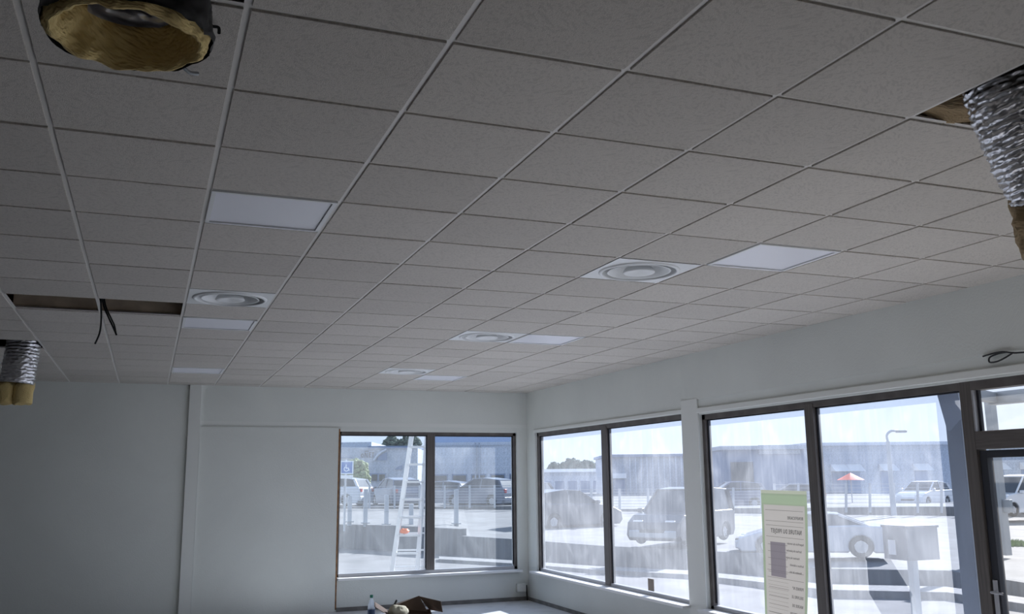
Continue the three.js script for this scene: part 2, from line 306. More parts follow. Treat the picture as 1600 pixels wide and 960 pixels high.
function fluffy(profile, seg, amp, f, s = 0) {        // lathe with a woolly surface
  const g = new THREE.LatheGeometry(profile.map(([r, y]) => new THREE.Vector2(r, y)), seg), p = g.attributes.position;
  for (let i = 0; i < p.count; i++) {
    const x = p.getX(i), y = p.getY(i), z = p.getZ(i), L = Math.hypot(x, z) || 1;
    const n = noise.noise(x * f + s, y * f, z * f) + 0.6 * noise.noise(x * f * 2.3, y * f * 2.3 + s, z * f * 2.3) + 0.35 * noise.noise(x * f * 6, y * f * 6 + s, z * f * 6);
    const m = noise.noise(x * f * 0.8, 3 + s, z * f * 0.8);
    p.setXYZ(i, x + x / L * n * amp, y + m * amp * 1.6 + n * amp * 0.3, z + z / L * n * amp);
  }
  g.computeVertexNormals(); return g;
}
const smoothProfile = (pts, n = 40) => new THREE.SplineCurve(pts.map(([a, b]) => new THREE.Vector2(a, b))).getPoints(n).map((v) => [Math.max(v.x, 0.001), v.y]);
{
  const d = thing('insulated_duct', 'open round duct end of yellow mineral wool hanging from the top left ceiling opening', 'air duct', [0.3, 2.895, -0.475]);
  const w = mesh('insulation_collar', fluffy(smoothProfile([[0.165, 0.36], [0.178, 0.2], [0.192, 0.09], [0.196, 0.02], [0.182, -0.012], [0.165, 0.002], [0.153, 0.05], [0.143, 0.10], [0.132, 0.15], [0.122, 0.22], [0.118, 0.36]], 64), 120, 0.011, 16), M.wool, d);
  mesh('torn_sleeve', fluffy(smoothProfile([[0.178, 0.36], [0.188, 0.2], [0.199, 0.10], [0.206, 0.03], [0.205, 0.004]], 20), 96, 0.012, 14), M.black, d);
  mesh('inner_core', crumpled([V(0, 0.075, -0.03), V(0, 0.2, -0.01), V(0, 0.37, 0)], 0.10, 9, 0.06, 60, 40), M.foil, d);
  mesh('duct_cap', new THREE.CircleGeometry(0.17, 32).rotateX(Math.PI / 2).translate(0, 0.36, 0), M.dark, d);
  w.rotation.y = 0.8;
}
{
  const d = thing('insulated_duct', 'silver foil flexible duct hanging from the right ceiling opening with ragged brown wool end', 'air duct', [3.265, 2.9, -0.3]);
  mesh('foil_sleeve', crumpled([V(-0.09, 0.40, 0), V(-0.035, 0.17, 0), V(0.04, 0.0, 0), V(0.082, -0.08, 0), V(0.105, -0.12, 0)], 0.165, 26, 0.05, 200, 110), M.foil, d);
  const w = mesh('insulation_collar', fluffy(smoothProfile([[0.12, 0.12], [0.155, 0.09], [0.17, 0.0], [0.176, -0.08], [0.172, -0.16], [0.13, -0.18], [0.12, -0.1], [0.1, 0.05]], 40), 80, 0.022, 13, 4), M.brownWool, d);
  w.position.set(0.135, -0.18, 0); w.rotation.z = 0.22;
}
{
  const d = thing('insulated_duct', 'small silver flexible duct with yellow wool end hanging at the far left', 'air duct', [-0.77, 2.8, -7.98]);
  mesh('foil_sleeve', crumpled([V(0.0, 0.55, 0), V(-0.0, 0.3, 0), V(-0.015, 0.1, 0), V(-0.03, -0.08, 0)], 0.148, 20, 0.05, 160, 80), M.foil, d);
  for (const [a, b] of [[-0.085, 0.072], [0.062, 0.085]]) {
    const w = mesh('wool_tuft', fluffy(smoothProfile([[0.001, 0.1], [b, 0.08], [b * 1.02, 0.0], [b, -0.09], [b * 0.8, -0.115], [0.001, -0.115]], 24), 40, 0.008, 18, a * 9), M.wool, d);
    w.position.set(-0.03 + a, -0.16, 0.0);
  }
  const w = mesh('wool_tuft', fluffy(smoothProfile([[0.001, 0.1], [0.13, 0.08], [0.13, -0.07], [0.001, -0.08]], 20), 40, 0.008, 15, 3), M.wool, d); w.position.set(-0.03, -0.10, -0.11);
}
tag(mesh('wool_batt', fluffy(smoothProfile([[0.001, 0.08], [0.2, 0.07], [0.26, 0.0], [0.2, -0.07], [0.001, -0.08]], 24), 48, 0.02, 9, 6).scale(1.25, 1.1, 0.4).translate(3.24, C + 0.115, -0.60), M.brownWool), 'brown wool lump on the tile edge in the right ceiling opening', 'insulation');
// cables
tag(mesh('black_cable', tube([[0.0, C + 0.3, -5.42], [0.02, C, -5.42], [0.03, 2.96, -5.42], [0.025, 2.86, -5.42], [0.0, 2.78, -5.42]], 0.0065, 30), M.black), 'longest black cable hanging straight from the ceiling slot', 'cable', 'cables in the ceiling slot');
tag(mesh('black_cable', tube([[0.01, C + 0.3, -5.44], [0.035, C, -5.44], [0.075, 2.99, -5.44], [0.11, 2.92, -5.44], [0.14, 2.855, -5.44]], 0.0065, 30), M.black), 'black cable curving right from the ceiling slot, left one of two', 'cable', 'cables in the ceiling slot');
tag(mesh('black_cable', tube([[0.03, C + 0.3, -5.45], [0.045, C + 0.01, -5.45], [0.095, 2.98, -5.45], [0.12, 2.93, -5.45], [0.135, 2.87, -5.45]], 0.0055, 30), M.black), 'thin black cable curving right from the ceiling slot, right one of two', 'cable', 'cables in the ceiling slot');
tag(mesh('black_cable', tube([[X - 0.01, 2.565, -2.45], [X - 0.03, 2.57, -2.58], [X - 0.03, 2.59, -2.68], [X - 0.025, 2.585, -2.80], [X - 0.02, 2.58, -2.845]], 0.006, 30), M.black), 'straight black cable end sticking out of the wall above the door', 'cable', 'cables above the door');
tag(mesh('black_cable', tube([[X - 0.02, 2.575, -2.60], [X - 0.035, 2.545, -2.66], [X - 0.035, 2.528, -2.73], [X - 0.03, 2.535, -2.79], [X - 0.03, 2.562, -2.785], [X - 0.03, 2.58, -2.72], [X - 0.03, 2.585, -2.64]], 0.006, 40), M.black), 'black cable curled into a loop on the wall above the door', 'cable', 'cables above the door');
tag(mesh('steel_hook', tube([[0.50, C - 0.001, -0.69], [0.51, C - 0.012, -0.70], [0.53, C - 0.012, -0.705], [0.532, C - 0.03, -0.705]], 0.005, 16), M.black), 'small black hook right of the yellow duct end', 'hook');
tag(mesh('foil_scrap', tube([[0.43, C - 0.004, -0.98], [0.445, C - 0.02, -1.0], [0.465, C - 0.025, -1.02], [0.49, C - 0.018, -1.035]], 0.006, 16), M.steel), 'grey scrap of wire below the yellow duct end', 'wire');

// ---------- on the floor and walls ----------
{
  const e = thing('junction_box', 'small white cover box low in the back corner with conduit below', 'junction box', [5.69, 0.19, Z]);
  mesh('cover', rb(-0.07, 0.07, -0.06, 0.06, 0, 0.06, 0.006), M.paintSmooth, e);
  mesh('conduit', tube([[0.09, 0.03, 0.02], [0.095, -0.08, 0.02], [0.1, -0.19, 0.02]], 0.012, 10), M.dark, e);
}
{
  const b = thing('water_bottle', 'clear plastic water bottle with green cap and blue label on the floor', 'bottle', [0, 0, 0]);
  const p = at(581, 900, 12.25); b.position.set(p.x, 0, p.z);
  const L = (pts, n = 28) => new THREE.LatheGeometry(pts.map(([r, y]) => new THREE.Vector2(r, y)), n);
  const pet = new THREE.MeshPhysicalMaterial({ color: col(0.93, 0.96, 1), transmission: 0.85, thickness: 0, roughness: 0.55, ior: 1.4 });
  mesh('bottle_body', L([[0.001, 0.004], [0.04, 0.0], [0.046, 0.012], [0.046, 0.075], [0.044, 0.08], [0.044, 0.17], [0.046, 0.175], [0.044, 0.2], [0.036, 0.245], [0.022, 0.285], [0.016, 0.30], [0.016, 0.315]]), pet, b);
  mesh('bottle_label', L([[0.0465, 0.085], [0.047, 0.09], [0.047, 0.165], [0.0465, 0.17]]), std([0.03, 0.06, 0.13], { roughness: 0.5 }), b);
  mesh('bottle_cap', L([[0.019, 0.308], [0.0205, 0.312], [0.0205, 0.34], [0.018, 0.344], [0.001, 0.345]]), std([0.02, 0.20, 0.12], { roughness: 0.5 }), b);
}
{
  const c = at(640, 940, 11.2), b = thing('cardboard_box', 'open brown cardboard box with flaps spread, below the back window', 'box', [c.x, 0, c.z], -0.25);
  const w = 0.25, d = 0.19, h = 0.27, t = 0.005;
  mesh('box_body', [bx(-w, w, 0, t, -d, d), bx(-w, w, 0, h, -d, -d + t), bx(-w, w, 0, h, d - t, d), bx(-w, -w + t, 0, h, -d, d), bx(w - t, w, 0, h, -d, d)], M.card, b);
  const quad = (pts) => { const [a, q, r, s] = pts.map((v) => V(...v)), n = q.clone().sub(a).cross(s.clone().sub(a)).normalize().multiplyScalar(0.005), P = [a, q, r, s, ...[a, q, r, s].map((v) => v.clone().add(n))], f = [0, 1, 2, 0, 2, 3, 4, 6, 5, 4, 7, 6, 0, 4, 5, 0, 5, 1, 1, 5, 6, 1, 6, 2, 2, 6, 7, 2, 7, 3, 3, 7, 4, 3, 4, 0]; const g = new THREE.BufferGeometry(); g.setAttribute('position', new THREE.Float32BufferAttribute(f.flatMap((k) => P[k].toArray()), 3)); g.setAttribute('uv', new THREE.Float32BufferAttribute(f.flatMap((k) => [P[k].x, P[k].y + P[k].z]), 2)); g.computeVertexNormals(); return g; };
  mesh('flap', quad([[-w, h, -d], [-w, h, d], [-w - 0.15, h + 0.09, d - 0.05], [-w - 0.16, h + 0.11, -d + 0.05]]), M.card, b);
  b.updateMatrixWorld(true);
  const loc = (x, y, dd) => b.worldToLocal(at(x, y, dd)).toArray();
  mesh('flap', quad([loc(609, 951, 11.3), loc(668, 957, 11.3), loc(655, 932, 11.4), loc(616, 945, 11.4)]), M.card, b);
  mesh('flap', quad([loc(655, 932, 11.38), loc(671, 953, 11.28), loc(692, 957, 11.0), loc(689, 940, 11.1)]), M.card, b);
  mesh('flap', quad([[-w, h, d], [w, h, d], [w, h - 0.15, d + 0.08], [-w, h - 0.15, d + 0.08]]), M.card, b);
  const p = at(622, 946, 11.15);
  const wl = tag(mesh('wool_bundle', fluffy(smoothProfile([[0.001, 0.085], [0.07, 0.075], [0.115, 0.02], [0.11, -0.05], [0.001, -0.07]], 24), 44, 0.014, 14, 2), std([0.40, 0.38, 0.29], { roughness: 1 })), 'bundle of pale greenish wool in the open cardboard box', 'insulation');
  wl.position.copy(p); wl.position.y = 0.27;
  const k = at(618, 935, 11.2), kn = tag(mesh('screwdriver_handle', new THREE.CapsuleGeometry(0.012, 0.05, 4, 10).rotateZ(-0.5), M.black), 'black tool grip poking out of the cardboard box', 'tool'); kn.position.set(k.x, 0.375, k.z);
  const r = at(681, 957, 10.7), rg = tag(mesh('cleaning_rag', fluffy(smoothProfile([[0.001, 0.2], [0.03, 0.17], [0.07, 0.02], [0.08, 0.0], [0.001, 0.0]], 20), 30, 0.014, 22, 5), std([0.42, 0.2, 0.22], { roughness: 1 })), 'crumpled dull pink rag on the floor right of the box', 'rag'); rg.position.set(r.x, 0, r.z);
}
{ // shim in the corner of a pane
  tag(mesh('cardboard_shim', rb(X + 0.035, X + 0.05, 0.50, 0.635, -7.80, -7.68, 0.003), std([0.27, 0.23, 0.2], { roughness: 0.9 })), 'small brown cardboard shim on the bottom rail of the far side window', 'shim');
}
{ // permit notice behind the glass, printed side outwards: read from inside it is mirrored
  const cv = document.createElement('canvas'); cv.width = 680; cv.height = 1200;
  const g = cv.getContext('2d');
  g.fillStyle = '#a3b192'; g.fillRect(0, 0, 680, 1200); g.fillStyle = '#bfc3aa'; g.fillRect(0, 0, 680, 28);
  g.fillStyle = '#a9b997'; g.fillRect(0, 44, 680, 70); g.fillStyle = '#c4beb2'; g.fillRect(36, 126, 608, 980);
  g.translate(680, 0); g.scale(-1, 1);
  g.fillStyle = '#55534e'; g.strokeStyle = '#77756c'; g.lineWidth = 3;
  const line = (y, a = 60, b = 620) => { g.beginPath(); g.moveTo(a, y); g.lineTo(b, y); g.stroke(); };
  g.font = 'bold 34px sans-serif'; g.fillText('BENEFICIAIRE', 60, 240); g.font = 'bold 50px sans-serif'; g.fillText('NATURE DU PROJET', 84, 362);
  for (const y of [170, 262, 300, 396, 680, 740, 1030]) line(y);
  g.font = 'bold 24px sans-serif';
  ['Superficie du terrain :', 'Surface de plancher', 'Hauteur du projet', 'Surface à démolir', 'Nombre de lots'].forEach((s, k) => { g.fillText(s, 60 + (k % 3) * 30, 450 + k * 58); line(462 + k * 58, 300, 600); });
  g.fillStyle = 'rgba(120,112,118,0.75)'; g.fillRect(330, 440, 230, 290); g.fillStyle = '#55534e';
  g.font = 'bold 32px sans-serif'; ['PERMIS N°', 'DELIVRE LE', 'MAIRIE DE', 'ARCHITECTE'].forEach((s, k) => { g.fillText(s, 60, 812 + k * 70); line(822 + k * 70, 280, 600); });
  for (let k = 0; k < 8; k++) { g.lineWidth = 1.5; line(770 + k * 32, 290, 610); }
  g.font = 'bold 26px sans-serif'; g.fillText('www.', 300, 1088); g.font = '22px sans-serif'; g.fillText('Droit de recours', 400, 1086);
  g.fillStyle = '#93a384'; g.beginPath(); g.moveTo(150, 1060); g.lineTo(65, 1180); g.lineTo(235, 1180); g.closePath(); g.fill();
  g.strokeStyle = '#c4beb2'; g.lineWidth = 7; for (const k of [-30, 0, 30]) { g.beginPath(); g.moveTo(150 + k, 1068 + Math.abs(k)); g.lineTo(150 + k * 1.9, 1180); g.stroke(); }
  const t = new THREE.CanvasTexture(cv); t.colorSpace = THREE.SRGBColorSpace;
  const mat = new THREE.MeshPhysicalMaterial({ map: t, color: col(0.72, 0.7, 0.7), roughness: 0.95, transmission: 0.4, thickness: 0, side: THREE.DoubleSide });
  const geo = new THREE.PlaneGeometry(0.665, 1.28, 8, 24), p = geo.attributes.position;
  for (let i = 0; i < p.count; i++) { const x = p.getX(i), y = p.getY(i), k = (0.64 - y) / 1.28; p.setZ(i, 0.02 * k + 0.06 * k * k * (x + 0.34)); p.setX(i, x - 0.05 * k * k * (x > 0 ? 1 : 0.2)); }
  geo.computeVertexNormals();
  const o = tag(mesh('permit_notice', geo, mat), 'pale green building permit notice seen from behind in the near side window', 'notice');
  o.position.set(X + 0.05, 1.645 - 0.64, -5.255); o.rotation.set(0, -Math.PI / 2, 0); o.rotation.z = -0.012;
}

// ---------- outside ----------
const FORE = 1.77 - 2.6;
function strip(list) {                                  // quads between rows of points
  const pos = [], uv = [];
  for (let r = 0; r + 1 < list.length; r++) for (let c = 0; c + 1 < list[r].length; c++) {
    const a = list[r][c], b = list[r][c + 1], d = list[r + 1][c], e = list[r + 1][c + 1];
    for (const q of [a, b, e, a, e, d]) { pos.push(q.x, q.y, q.z); uv.push(q.x, q.z); }
  }
  const g = new THREE.BufferGeometry(); g.setAttribute('position', new THREE.Float32BufferAttribute(pos, 3)); g.setAttribute('uv', new THREE.Float32BufferAttribute(uv, 2)); g.computeVertexNormals(); return g;
}
struct(mesh('forecourt_pavement', [bx(-25, 60, FORE - 0.3, FORE, -60, Z - T), bx(X + T, 60, FORE - 0.3, FORE, Z - T, 30)], M.forecourt)).userData.label = 'pale paved forecourt around the building';
const onFore = (px, py) => { const r = V((px - 800) / FOCAL, (480 - py) / FOCAL, -1).applyQuaternion(camera.quaternion); return r.multiplyScalar((FORE - EYE.y) / r.y).add(EYE); };
const depthOf = (p) => p.clone().sub(EYE).dot(FWD);
// retaining wall along the forecourt: pixel of the foot, pixel row of the top
const wallPts = [[[380, 846, 820], [545, 858, 820], [620, 862, 822], [719, 869, 827]], [[719, 869, 838], [806, 876, 843], [935, 884, 853], [1060, 890, 859], [1186, 899, 866]], [[1186, 899, 883], [1290, 912, 889], [1480, 917, 892], [1600, 936, 911], [1760, 960, 930]]];
const topRow = [];
wallPts.forEach((seg, s) => {
  const foot = seg.map(([x, y]) => onFore(x, y)), top = seg.map(([x, , y], k) => at(x, y, depthOf(foot[k])));
  const back = foot.map((f, k) => { const a = foot[Math.max(0, k - 1)], b = foot[Math.min(foot.length - 1, k + 1)], n = b.clone().sub(a).cross(V(0, 1, 0)).normalize(); return f.clone().addScaledVector(n, -0.3); });
  const bt = back.map((b, k) => V(b.x, top[k].y, b.z)), down = back.map((b) => V(b.x, FORE, b.z));
  const g = [strip([foot, top, bt, down])];
  for (const e of [0, seg.length - 1]) g.push(strip([[foot[e], top[e]], [down[e], bt[e]]]));
  const m = mesh('retaining_wall', g, M.concrete); struct(m); m.material.side = THREE.DoubleSide;
  m.userData.label = ['tall grey retaining wall behind the ladder', 'grey retaining wall running below the vans', 'lowest grey retaining wall beyond the door'][s];
  topRow.push(...bt);
});
// low step in front of the wall
{
  const px_ = [[686, 879, 874], [806, 886, 881], [935, 897, 891], [1075, 905, 898], [1180, 918, 909], [1290, 935, 922], [1480, 938, 926], [1600, 956, 944], [1760, 985, 972]];
  const foot = px_.map(([x, y]) => onFore(x, y)), top = px_.map(([x, , y], k) => at(x, y, depthOf(foot[k])));
  const inner = foot.map((f, k) => { const d = depthOf(f); const q = f.clone().sub(EYE); q.y = 0; q.normalize(); return V(f.x + q.x * 1.1, top[k].y, f.z + q.z * 1.1); }), low = inner.map((q) => V(q.x, FORE - 0.05, q.z));
  const m = mesh('pavement_step', strip([foot, top, inner, low]), M.coping); struct(m); m.material.side = THREE.DoubleSide; m.userData.label = 'low pale step in front of the retaining wall';
}
// road surface: from the wall top to the far bank
const farX = [[300, 794], [545, 795], [806, 797], [935, 799], [1060, 801], [1180, 803], [1290, 804], [1480, 806], [1600, 808], [1800, 812]];
const farFoot = farX.map(([x, y]) => at(x, y, 48));
{
  const cols = 40, near = [], mid = [], lerpRow = (row, xs, x) => { let k = 0; while (k < xs.length - 2 && xs[k + 1] <= x) k++; const t = Math.min(1.4, Math.max(-0.4, (x - xs[k]) / (xs[k + 1] - xs[k] || 1))); return row[k].clone().lerp(row[k + 1], t); };
  const nx = wallPts.flat().map((q) => q[0] + (0)), rows = [[], [], []];
  for (let c = 0; c <= cols; c++) {
    const x = 380 + c * (1760 - 380) / cols;
    const n = lerpRow(topRow, nx, x), f = lerpRow(farFoot, farX.map((q) => q[0]), x);
    n.y -= 0.03;
    rows[0].push(n); rows[2].push(f); rows[1].push(V((n.x * 2 + f.x) / 3, n.y * 0.75 + f.y * 0.25, (n.z * 2 + f.z) / 3));
  }
  const m = mesh('road', strip(rows), M.road); struct(m); M.road.side = THREE.DoubleSide; m.userData.label = 'pale sunlit road beyond the retaining wall';
}
{ // far bank and terrace of the car park
  const top = farX.map(([x], k) => at(x, 791 - 0.0075 * (x - 806) + (x > 900 ? 6 : 0), 48)), back = top.map((q) => q.clone().addScaledVector(FWD, 70));
  const g = strip([farFoot, top, back]);
  const m = mesh('car_park_ground', g, M.concrete); struct(m); m.userData.label = 'raised car park ground with a low grey bank';
}

// ---------- vehicles ----------
function carKit(kind) {
  const P = {
    hatch: { lower: [[-1.96, 0.34], [-2.0, 0.7], [-1.92, 0.97], [0.85, 0.93], [1.55, 0.8], [1.93, 0.62], [1.98, 0.34]], cabin: [[-1.9, 0.94], [-1.62, 1.38], [-0.6, 1.5], [0.05, 1.46], [0.95, 0.92]], w: 1.72, wb: 1.24, r: 0.31 },
    van: { lower: [[-2.0, 0.36], [-2.02, 1.02], [0.95, 1.02], [1.6, 0.93], [1.92, 0.72], [2.0, 0.34]], cabin: [[-2.0, 1.0], [-1.93, 1.76], [-0.5, 1.84], [0.3, 1.78], [1.08, 1.0]], w: 1.72, wb: 1.32, r: 0.31 },
    coupe: { lower: [[-2.1, 0.34], [-2.16, 0.68], [-2.05, 0.9], [-1.2, 0.95], [0.7, 0.88], [1.5, 0.74], [2.08, 0.55], [2.15, 0.3]], cabin: [[-1.62, 0.92], [-0.75, 1.3], [-0.1, 1.35], [0.3, 1.29], [1.05, 0.88]], w: 1.74, wb: 1.3, r: 0.33 },
  }[kind];
  return P;
}
function car(kind, name, label, color, pos, turn, opts = {}) {
  const P = carKit(kind), o = thing(name, label, opts.category ?? 'car', [pos.x, pos.y, pos.z], turn, opts.group);
  if (opts.scale) o.scale.set(...opts.scale);
  const paint = new THREE.MeshPhysicalMaterial({ color: col(...color), roughness: 0.35, metalness: 0.3, clearcoat: 0.8, clearcoatRoughness: 0.08 });
  const s = new THREE.Shape(), L = P.lower, r = P.r + 0.06, gb = 0.2;
  s.moveTo(L[0][0], L[0][1]); for (const q of L.slice(1)) s.lineTo(...q);
  s.lineTo(L[L.length - 1][0] - 0.12, gb);
  s.lineTo(P.wb + r, gb); s.absarc(P.wb, P.r, r, -0.3, Math.PI + 0.3, false); s.lineTo(P.wb - r, gb);
  s.lineTo(-P.wb + r, gb); s.absarc(-P.wb, P.r, r, -0.3, Math.PI + 0.3, false); s.lineTo(-P.wb - r, gb); s.lineTo(L[0][0] + 0.12, gb); s.closePath();
  const W = P.w - 0.12;
  mesh('body', new THREE.ExtrudeGeometry(s, { depth: W, bevelEnabled: true, bevelSize: 0.05, bevelThickness: 0.06, bevelSegments: 3, curveSegments: 10 }).translate(0, 0, -W / 2), paint, o);
  mesh('underbody', bx(-1.7, 1.7, 0.22, 0.7, -W / 2 + 0.16, W / 2 - 0.16), M.black, o);
  const cab = (pts, half, inset) => { const q = new THREE.Shape(); q.moveTo(...pts[0]); for (const a of pts.slice(1)) q.lineTo(...a); q.closePath(); const g = new THREE.ExtrudeGeometry(q, { depth: half * 2, bevelEnabled: false }).translate(0, 0, -half), p = g.attributes.position; const y0 = pts[0][1], y1 = Math.max(...pts.map((a) => a[1])); for (let i = 0; i < p.count; i++) p.setZ(i, p.getZ(i) * (1 - 0.17 * Math.max(0, (p.getY(i) - y0) / (y1 - y0)))); g.computeVertexNormals(); return g; };
  const half = P.w / 2 - 0.07;
  mesh('window_band', cab(P.cabin, half), M.glassDark, o);
  const top = P.cabin.slice(1, -1), roof = [...top.map(([x, y]) => [x, y + 0.02]), ...top.slice().reverse().map(([x, y]) => [x, y - 0.05])];
  const y0 = P.cabin[0][1], yT = Math.max(...P.cabin.map((a) => a[1])), zAt = (y) => half * (1 - 0.17 * (y - y0) / (yT - y0));
  { const q = new THREE.Shape(); q.moveTo(...roof[0]); for (const a of roof.slice(1)) q.lineTo(...a); q.closePath(); const hw = zAt(yT) + 0.0; mesh('roof', new THREE.ExtrudeGeometry(q, { depth: hw * 2 - 0.04, bevelEnabled: true, bevelSize: 0.015, bevelThickness: 0.03, bevelSegments: 2 }).translate(0, 0, -hw + 0.02), paint, o); }
  const n = P.cabin.length, pill = [[P.cabin[0], P.cabin[1]], [P.cabin[n - 1], P.cabin[n - 2]], [[P.cabin[n - 2][0] - 0.55, y0], [P.cabin[n - 2][0] - 0.6, P.cabin[n - 3][1] - 0.03]]];
  for (const sd of [-1, 1]) pill.forEach(([a, b], k) => mesh('pillar', bar(V(a[0], a[1], sd * (half + 0.004)), V(b[0], b[1], sd * (zAt(b[1]) + 0.004)), 0.05, k === 0 && kind !== 'coupe' ? 0.16 : 0.07), paint, o));
  for (const sx of [-1, 1]) for (const sz of [-1, 1]) {
    const w = mesh('wheel', new THREE.TorusGeometry(P.r - 0.075, 0.085, 10, 28).scale(1, 1, 1.15).translate(sx * P.wb, P.r, sz * (P.w / 2 - 0.11)), M.tyre, o);
    const rim = [new THREE.CylinderGeometry(P.r - 0.1, P.r - 0.1, 0.1, 24).rotateX(Math.PI / 2).translate(0, 0, -0.0)];
    for (let k = 0; k < 5; k++) rim.push(bx(-0.025, 0.025, 0.02, P.r - 0.1, 0.035, 0.065).rotateZ(k * Math.PI * 0.4));
    const g = merge(rim); if (sz < 0) g.rotateY(Math.PI);
    mesh('hub', g.translate(sx * P.wb, P.r, sz * (P.w / 2 - 0.11)), M.rim, w);
  }
  const xf = L[L.length - 2][0], yf = L[L.length - 2][1], xr = L[1][0], yr = L[2][1] - 0.12;
  for (const sd of [-1, 1]) {
    mesh('headlight', rb(xf - 0.12, xf + 0.03, yf - 0.04, yf + 0.09, sd * (W / 2 - 0.28) - 0.16, sd * (W / 2 - 0.28) + 0.16, 0.03), M.lampGlass, o);
    mesh('tail_light', rb(xr - 0.07, xr + 0.06, yr - 0.12, yr + 0.08, sd * (W / 2 - 0.12) - 0.1, sd * (W / 2 - 0.12) + 0.1, 0.02), M.tail, o);
    mesh('wing_mirror', rb(P.cabin[n - 1][0] - 0.28, P.cabin[n - 1][0] - 0.14, y0 + 0.02, y0 + 0.17, sd * (P.w / 2 + 0.11) - 0.09, sd * (P.w / 2 + 0.11) + 0.09, 0.03), paint, o);
  }
  mesh('front_bumper', rb(L[L.length - 1][0] - 0.1, L[L.length - 1][0] + 0.09, 0.24, 0.5, -W / 2 + 0.04, W / 2 - 0.04, 0.05), opts.bumper ?? paint, o);
  mesh('grille', rb(L[L.length - 1][0] - 0.02, L[L.length - 1][0] + 0.1, 0.42, 0.54, -0.4, 0.4, 0.02), M.black, o);
  mesh('rear_bumper', rb(L[0][0] - 0.09, L[0][0] + 0.1, 0.24, 0.52, -W / 2 + 0.04, W / 2 - 0.04, 0.05), opts.bumper ?? paint, o);
  return o;
}
const heading = Math.atan2(-FWD.z, FWD.x);                // turning local +x to the view direction
// van: nose towards the camera and to the left; silver coupe nose to the left; blue estate nose to the right
car('van', 'delivery_van', 'dark grey van with rounded nose parked facing left beyond the side windows', [0.02, 0.025, 0.04], at(1068, 847, 29.2), heading + Math.PI - 0.62, { category: 'van', bumper: M.steel, scale: [1, 0.88, 1] });
car('hatch', 'parked_car', 'dark blue hatchback beyond the left pane of the far side window', [0.025, 0.035, 0.06], at(890, 826, 38), heading - 1.05);
car('coupe', 'parked_car', 'silver coupe with bright roof parked beyond the mailbox', [0.38, 0.40, 0.45], at(1272, 868, 26.5), heading + 1.28, { scale: [0.93, 0.86, 0.93] });

// mailbox on a post just outside the near window
{
  const o = thing('mailbox', 'grey metal mailbox on a post outside the near side window', 'mailbox', [X + 0.05 + 0.55, FORE, -4.31]);
  const s = std([0.17, 0.18, 0.2], { roughness: 0.5, metalness: 0.3 });
  mesh('box', rb(-0.17, 0.17, 1.34 + 0.83, 0, 0, 0.1, 0.001), s, o).visible = true;
  o.remove(o.children[0]);
  mesh('box_body', rb(-0.17, 0.17, 1.08 - FORE, 1.345 - FORE, -0.135, 0.135, 0.006), s, o);
  mesh('box_lid', rb(-0.18, 0.18, 1.34 - FORE, 1.36 - FORE, -0.142, 0.142, 0.004), s, o);
  mesh('paper_slot', bx(-0.178, -0.17, 1.12 - FORE, 1.24 - FORE, -0.07, 0.01), M.white, o, 'white notice stuck on the mailbox');
  mesh('post', rb(-0.03, 0.03, 0, 1.08 - FORE, -0.03, 0.03, 0.004), M.galv, o);
}
// steel column with brackets carrying the door canopy beam
{
  const o = thing('canopy_frame', 'grey steel column with slanted brackets and beam outside the door', 'canopy', [0, 0, 0]);
  mesh('column', rb(X + 0.24, X + 0.40, FORE, 2.44, -3.48, -3.33, 0.006), M.steel, o);
  mesh('bracket', bar(V(X + 0.30, 2.12, -3.405), V(X + 0.16, 2.45, -3.35), 0.15, 0.10), M.steel, o);
  mesh('arm', bar(V(X + 0.32, 2.40, -3.405), V(X + 1.2, 2.40, -3.86), 0.08, 0.08), M.steel, o);
  mesh('beam', rb(X + 1.16, X + 1.26, 2.345, 2.45, -3.9, 1.0, 0.005), M.steel, o);
}

// ladder outside the back window
{
  const o = thing('step_ladder', 'white aluminium folding ladder standing outside the back window', 'ladder');
  const D = 15.5, a0 = at(613, 890, D), b0 = at(652, 890, D), k = (FORE - 1.77 + 1.41) / (1.41 + 0.72);
  const ext = (p, q) => { const t = (FORE - p.y) / (q.y - p.y); return p.clone().lerp(q, t); };
  const aT = at(645, 668, D - 0.15), bT = at(668, 668, D - 0.15), aB = ext(aT, a0), bB = ext(bT, b0);
  for (const [p, q] of [[aB, aT], [bB, bT]]) mesh('rail', bar(p, q, 0.032, 0.075), M.alu, o);
  const back = FWD.clone().multiplyScalar(1.15), cB = ext(aT, at(604, 890, D)).add(back), dB = bB.clone().add(back).addScaledVector(V(1, 0, 0), 0.06), cT = aT.clone().addScaledVector(FWD, 0.1), dT = bT.clone().addScaledVector(FWD, 0.1);
  for (const [p, q] of [[cB, cT], [dB, dT]]) mesh('rear_rail', bar(p, q, 0.028, 0.06), M.alu, o);
  const H = aT.y - FORE;
  for (let y = 0.3; y < H; y += 0.285) {
    const t = y / H; mesh('rung', bar(aB.clone().lerp(aT, t), bB.clone().lerp(bT, t), 0.05, 0.032), M.alu, o);
    mesh('rear_rung', bar(cB.clone().lerp(cT, t), dB.clone().lerp(dT, t), 0.035, 0.025), M.alu, o);
  }
  const t = at(632, 831, D - 0.03), og = tag(mesh('orange_cloth', fluffy(smoothProfile([[0.001, 0.05], [0.05, 0.045], [0.075, 0.0], [0.06, -0.03], [0.001, -0.035]], 16), 24, 0.012, 25, 2).scale(1, 0.9, 0.8), M.orange), 'bright orange cloth lying on a ladder rung', 'cloth'); og.position.copy(t);
}

